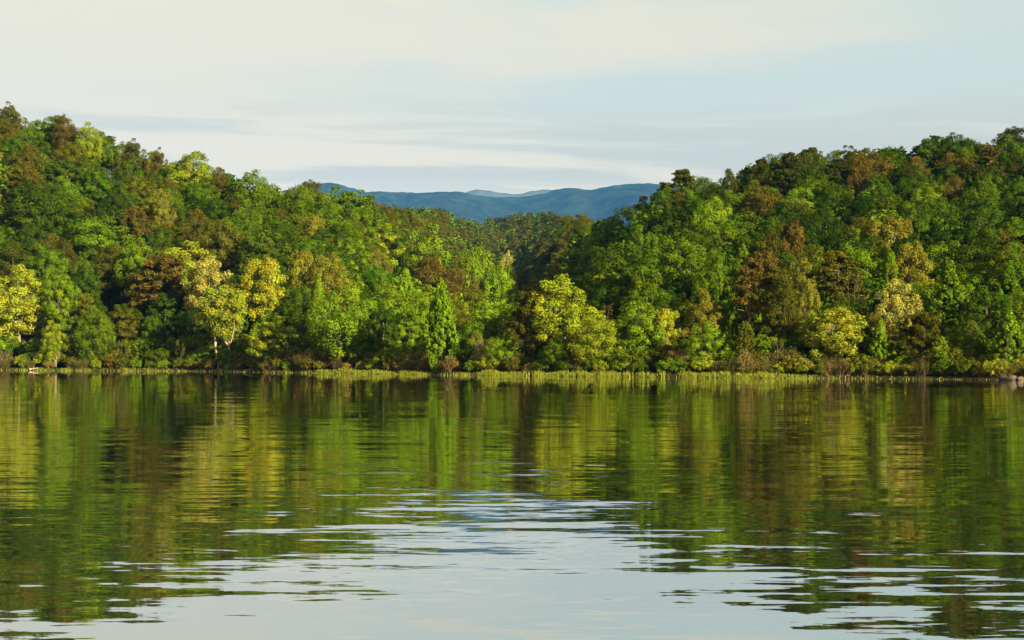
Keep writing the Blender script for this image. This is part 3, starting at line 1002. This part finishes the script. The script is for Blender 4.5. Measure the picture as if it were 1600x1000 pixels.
def plant(name, cat, group, label, shape, loc, H, W, colour, rz, variant, lean=0.0, bark=None, key=False):
    cm, tm, h0, w0 = STOCK[shape][variant % len(STOCK[shape])]
    root = bpy.data.objects.new(name, None)
    root.empty_display_size = 0.5
    col.objects.link(root)
    root.location = loc
    root.rotation_euler = (cg.normal(0, lean), cg.normal(0, lean), rz)
    root.scale = (W / w0, W / w0, H / h0)
    root["label"], root["category"] = label, cat
    if group:
        root["group"] = group
    b = 0.72 * np.array(bark or BARK[shape]) * (1 + cg.normal(0, 0.12))
    for part, me, c in (("trunk", tm, b), ("crown", cm, tint_of(colour, key))):
        o = bpy.data.objects.new(part, me)
        col.objects.link(o)
        o.parent = root
        o.color = (*[float(q) for q in c], 1.0)
    return root


for i, t in enumerate(single):
    nm, cat = NAMES[t["shape"]]
    plant(nm, cat, GROUPS.get(nm), t["label"], t["shape"], ((t["p"] - 800) / F * t["Y"], t["Y"], t["z"] - 0.1), t["H"], t["W"], t["colour"],
          cg.uniform(0, 6.28) if t["shape"] != "twin" else 0.0, int(cg.integers(0, 50)), 0.02, key=t["key"])


# the rest of the wood, too many to count: one mesh of smaller-leaved copies
def light_tree(shape, seed, n):
    big = 0.95 if n > 300 else 1.5
    if shape == "pine":
        (v, f, tn), _ = gen_pine(seed, nb=34, per=max(2, n / 100), leaf=big, bare=0.25)
    elif shape == "spire":
        (v, f, tn), _ = gen_spire(seed, per=max(4, n / 150), leaf=big)
    elif shape == "plume":
        (v, f, tn), _ = gen_broadleaf(seed, width=7.4, lobes=0.3, nc=80, per=n / 100, leaf=big, cl=0.24)
    else:
        (v, f, tn), _ = gen_broadleaf(seed, per=n / 70, leaf=big)
    w = 2 * np.percentile(np.hypot(v[:, 0], v[:, 1]), 97)
    return v, f, tn, v[:, 2].max(), w


LIGHT = {(s, lod): [light_tree(s, 900 + 10 * k + lod, (1250, 520, 220)[lod]) for k in range(4)] for s in ("broad", "pine", "spire", "plume") for lod in (0, 1, 2)}
V, Fc, Tn, Ti, off = [], [], [], [], 0
for t in rest:
    lod = 0 if t["Y"] < 560 and t["inframe"] > 0 else 1 if t["Y"] < 1000 else 2
    s = {"thin": "pine", "wide": "pine", "fuzz": "pine", "twin": "plume"}.get(t["shape"], t["shape"])
    v, f, tn, h0, w0 = LIGHT[(s, lod)][int(cg.integers(4))]
    a = cg.uniform(0, 6.28)
    c, n = math.cos(a), math.sin(a)
    q = v * np.array([t["W"] / w0, t["W"] / w0, t["H"] / h0])
    q = np.c_[q[:, 0] * c - q[:, 1] * n, q[:, 0] * n + q[:, 1] * c, q[:, 2]] + np.array([(t["p"] - 800) / F * t["Y"], t["Y"], t["z"]])
    V.append(q.astype(np.float32)); Fc.append(f + off); Tn.append(tn); Ti.append(np.tile(tint_of(t["colour"]), (len(v), 1)))
    off += len(v)
if V:
    add_obj("forest", mesh_from("forest", np.concatenate(V), np.concatenate(Fc), M_WOOD, tone=np.concatenate(Tn), tint=np.concatenate(Ti)), kind="stuff",
            label="dense mixed wood filling the hillsides and the far valley", category="forest")
print("TREES", len(trees), "single", len(single), "rest", len(rest), "forest quads", sum(len(f) for f in Fc))

# ------------------------------------------------------------------ the bank: shrubs, grass, rocks, logs
sg = np.random.default_rng(55)
shr = []
p = -30.0
while p < 1640:
    for row in (0, 1, 2):
        back = (sg.uniform(1.5, 3.5) if 480 < p < 1270 else sg.uniform(0.3, 2.0), sg.uniform(4.5, 8), sg.uniform(9, 13))[row]
        brown = 0.62 if 470 < p < 760 else 0.36
        r = sg.random()
        if r < brown:
            shape, colour = ("brush" if sg.random() < 0.6 else "shrub"), ["rust-brown", "brown-olive", "straw-brown", "olive"][int(sg.integers(4))]
        else:
            shape, colour = "shrub", ["mid green", "bright green", "olive", "dusky green", "lime green", "olive-yellow"][int(sg.integers(6))]
        hh = (sg.uniform(1.4, 2.6), sg.uniform(2.4, 4.0), sg.uniform(4.0, 6.0))[row]
        if row == 2:
            shape, colour = "shrub", ["mid green", "deep green", "dusky green", "bright green", "olive"][int(sg.integers(5))]
        q = p + sg.uniform(-7, 7)
        shr.append(dict(p=q, back=back, H=hh, W=hh * sg.uniform(1.1, 1.7), shape=shape, colour=colour, row=row, label=None))
    p += sg.uniform(15, 25)
for (q, back, top, wpx, shape, colour, label) in [
        (1166, 2.0, 546, 34, "brush", "straw-brown", "upright straw-coloured shrub in front of the olive cedar"),
        (702, 1.2, 556, 40, "brush", "rust-brown", "rust-brown domed shrub leaning over the water before the shorter spire"),
        (668, 1.6, 560, 34, "brush", "rust-brown", "brown domed shrub at the end of the bright grass"),
        (422, 1.0, 560, 30, "brush", "straw-brown", "fan of straw-coloured stems under the pale bare trunk"),
        (752, 4.0, 532, 30, "brush", "straw-brown", "tall thin straw-coloured shrub beside the round mid green tree"),
        (1350, 1.8, 552, 56, "shrub", "olive", "rounded olive shrub hanging over the water by the glowing tree"),
        (1515, 1.6, 558, 44, "shrub", "brown-olive", "brown-olive domed shrub between the lone young tree and the rocks"),
        (1245, 3.0, 555, 60, "shrub", "olive-yellow", "olive-yellow shrub where the grassy bank ends"),
        (905, 4.0, 552, 40, "brush", "rust-brown", "rust-tinted twiggy shrub behind the grass below the lime tree")]:
    Y = float(shore_y(q)) + back
    shr.append(dict(p=q, back=back, H=CAMH + (HOR - top) / F * Y - float(ground_z(q, Y)), W=wpx / F * Y, shape=shape, colour=colour, row=0, label=label))
cells = {}
for s in shr:
    if s["label"] is None:
        mk = min(MARKS, key=lambda m: abs(m[0] - s["p"]))
        cells.setdefault((mk[1], s["colour"], s["shape"], s["row"]), []).append(s)
for (mark, colour, shape, row), ss in cells.items():
    ss.sort(key=lambda s: s["p"])
    kind = "twiggy shrub" if shape == "brush" else "leafy shrub"
    where = ("at the waterline by", "set back behind", "on the rise behind")[row]
    for i, s in enumerate(ss):
        s["label"] = ("only " if len(ss) == 1 else ORD[i] + " ") + f"{colour} {kind} {where} {mark}"
for s in shr:
    Y = float(shore_y(s["p"])) + s["back"]
    plant("shrub", "shrub", GROUPS["shrub"], s["label"], s["shape"], ((s["p"] - 800) / F * Y, Y, float(ground_z(s["p"], Y)) - 0.1), s["H"], s["W"], s["colour"],
          sg.uniform(0, 6.28), int(sg.integers(0, 30)), 0.03)

# sedge along the waterline, thickest before the middle of the bank
def grass_material():
    m, t, o = new_mat("sedge")
    tone = t.nodes.new("ShaderNodeAttribute")
    tone.attribute_name = "tone"
    d = t.nodes.new("ShaderNodeBsdfDiffuse")
    t.links.new(tone.outputs["Color"], d.inputs[0])
    tr = t.nodes.new("ShaderNodeBsdfTranslucent")
    t.links.new(tone.outputs["Color"], tr.inputs[0])
    s = t.nodes.new("ShaderNodeMixShader")
    s.inputs[0].default_value = 0.2
    t.links.new(d.outputs[0], s.inputs[1])
    t.links.new(tr.outputs[0], s.inputs[2])
    t.links.new(s.outputs[0], o.inputs[0])
    return m


dens_tab = curve([(-100, 0.55), (0, 0.4), (130, 0.7), (300, 0.5), (430, 0.35), (470, 0.9), (520, 0.8), (550, 1.8), (655, 1.8), (672, 0.35), (700, 0.35), (750, 0.9), (770, 1.5), (1160, 1.7),
                  (1250, 1.3), (1275, 0.3), (1380, 0.4), (1440, 0.15), (1700, 0.15)], 6)
gg = np.random.default_rng(91)
cand = gg.uniform(-120, 1720, 60000)
lump = value_noise(cand / 9.0, cand * 0, 5) * 0.6 + value_noise(cand / 30.0, cand * 0, 6) * 0.4
keepm = gg.random(len(cand)) < np.clip(dens_tab(cand) * np.clip((lump - 0.20) * 1.9, 0.05, 1) * 0.62, 0, 1)
gpx = cand[keepm]
gback = gg.uniform(-2.6, 2.0, len(gpx))
gY = shore_y(gpx) + gback
gh = gg.uniform(0.5, 1.15, len(gpx)) * 0.7 * (0.45 + 0.42 * np.clip(dens_tab(gpx), 0, 1.5)) * (0.65 + 0.7 * value_noise(gpx / 14.0, gpx * 0, 15))
base = np.c_[(gpx - 800) / F * gY, gY, np.minimum(ground_z(gpx, gY), 0.3) * 0.5 - 0.05]
ang = gg.uniform(0, 6.28, len(gpx))
side = np.c_[np.cos(ang), np.sin(ang), 0 * ang] * gg.uniform(0.035, 0.075, len(gpx))[:, None]
leanv = np.c_[gg.normal(0, 0.14, len(gpx)), gg.normal(0, 0.14, len(gpx)), 0 * ang] * gh[:, None]
upv = np.c_[0 * ang, 0 * ang, gh]
gvv = np.stack([base - side, base + side, base + leanv * 0.5 + upv * 0.62 + side * 0.8, base + leanv * 1.3 + upv], 1).reshape(-1, 3)
gcol = np.array([0.160, 0.195, 0.020]) * np.clip(gg.normal(1, 0.2, (len(gpx), 1)), 0.5, 1.6)
gcol = np.where(gg.random((len(gpx), 1)) < 0.25, gcol * np.array([1.25, 0.85, 1.3]), gcol)
add_obj("shore_grass", mesh_from("shore_grass", gvv, np.arange(len(gvv)).reshape(-1, 4), grass_material(), tone=np.repeat(gcol, 4, 0)), kind="stuff",
        label="strip of yellow-green sedge growing along the waterline", category="grass")


def rock_material():
    m, t, o = new_mat("pale_rock")
    g = t.nodes.new("ShaderNodeNewGeometry")
    n = noise(t, g.outputs["Position"], 2.2, 6.0, 0.65).outputs[0]
    p = t.nodes.new("ShaderNodeBsdfPrincipled")
    p.inputs["Roughness"].default_value = 0.9
    t.links.new(mix_rgb(t, ramp(t, n, 0.3, 0.7), (0.05, 0.036, 0.024), (0.14, 0.105, 0.068)), p.inputs["Base Color"])
    t.links.new(p.outputs[0], o.inputs[0])
    return m


M_ROCK = rock_material()


def rock_mesh(seed):
    rg_ = np.random.default_rng(seed)
    nu, nv = 14, 8
    u, v = np.meshgrid(np.linspace(0, 2 * math.pi, nu, endpoint=False), np.linspace(0.05, math.pi - 0.05, nv))
    d = np.stack([np.cos(u) * np.sin(v), np.sin(u) * np.sin(v), np.cos(v)], -1)
    r = 1 + 0.22 * np.sin(3 * d[..., 0] * 1.7 + seed) * np.cos(2.1 * d[..., 1] + seed * 2) + 0.10 * rg_.normal(size=u.shape)
    P = (d * r[..., None] * np.array([1.0, 0.8, 0.5])).reshape(-1, 3)
    i = np.arange(nu * nv).reshape(nv, nu)
    f = np.stack([i[:-1], np.roll(i[:-1], -1, 1), np.roll(i[1:], -1, 1), i[1:]], -1).reshape(-1, 4)
    return mesh_from("rock", P, f, M_ROCK)


RM = [rock_mesh(s) for s in (3, 8, 12)]
for (q, back, sc_, k, label) in [
        (1580, -0.6, 0.85, 0, "pale flat rock at the waterline under the bright green shore tree"),
        (1594, -0.2, 0.7, 1, "pale rock cut off by the picture edge at the waterline"),
        (1568, 0.0, 0.55, 2, "small pale rock at the end of the flat one"),
        (1098, 0.8, 0.45, 2, "small dark rock in the sedge below the straw-yellow tree")]:
    Y = float(shore_y(q)) + back
    o = add_obj("rock", RM[k], loc=((q - 800) / F * Y, Y, 0.15), label=label, category="rock", group="rocks at the waterline")
    o.scale = (sc_ * 1.3, sc_, sc_)
    o.rotation_euler = (0, 0, sg.uniform(0, 6))

lg = np.random.default_rng(12)
for (q, back, ln, rr, ang_, tilt_, label) in [
        (46, -0.6, 2.6, 0.20, 0.35, 0.10, "pale bleached log lying in the sedge near the big yellow-green tree"),
        (382, -0.4, 3.2, 0.09, 0.2, 0.18, "thin pale fallen branch at the water below the white twin trunks"),
        (695, 2.4, 3.0, 0.10, 0.05, 0.03, "pale fallen branch resting level in the shrubs below the shorter spire"),
        (1352, 0.2, 5.5, 0.12, 0.5, 0.25, "dark leaning trunk reaching over the water from the glowing yellow tree"),
        (112, 1.0, 2.2, 0.10, 1.1, 0.5, "short pale snag sticking out of the brown shrubs near the dark gap"),
        (190, 1.6, 2.8, 0.08, 2.2, 0.8, "crooked pale dead stem rising from the sedge before the rust pine")]:
    Y = float(shore_y(q)) + back
    a = np.zeros(3)
    e = np.array([math.cos(ang_) * math.cos(tilt_), math.sin(ang_) * math.cos(tilt_), math.sin(tilt_)]) * ln
    parts = [tube(wobble(a, e, 6, 0.06, lg), np.linspace(rr, rr * 0.5, 6), 7)]
    for k in (0.35, 0.6, 0.8):
        b = a + (e - a) * k
        parts.append(tube(wobble(b, b + unit(lg.normal(size=3) + np.array([0, 0, 0.8])) * ln * 0.22, 3, 0.03, lg), [rr * 0.4, rr * 0.3, rr * 0.1], 4))
    v, f = join(parts)
    o = add_obj("driftwood", mesh_from("driftwood", v, f, M_BARK, smooth=True), loc=((q - 800) / F * Y, Y, 0.25), label=label, category="log")
    o.color = (0.07, 0.05, 0.035, 1) if "dark" in label else (0.32, 0.26, 0.19, 1)

# ------------------------------------------------------------------ the air
m, t, o = new_mat("haze")
pv = t.nodes.new("ShaderNodeVolumePrincipled")
setin(pv, Color=(0.07, 0.27, 0.74, 1), Density=0.235e-4, Anisotropy=-0.2)
t.links.new(pv.outputs[0], o.inputs["Volume"])
x0, x1, y0, y1, z0, z1 = -18500, 18500, -460, 22600, -4.2, 1960
hv = [(x, y, z) for z in (z0, z1) for y in (y0, y1) for x in (x0, x1)]
hf = [(0, 2, 3, 1), (4, 5, 7, 6), (0, 1, 5, 4), (2, 6, 7, 3), (0, 4, 6, 2), (1, 3, 7, 5)]
add_obj("haze", mesh_from("haze", hv, hf, m), kind="stuff", label="thin blue air between the shore and the mountains", category="haze")
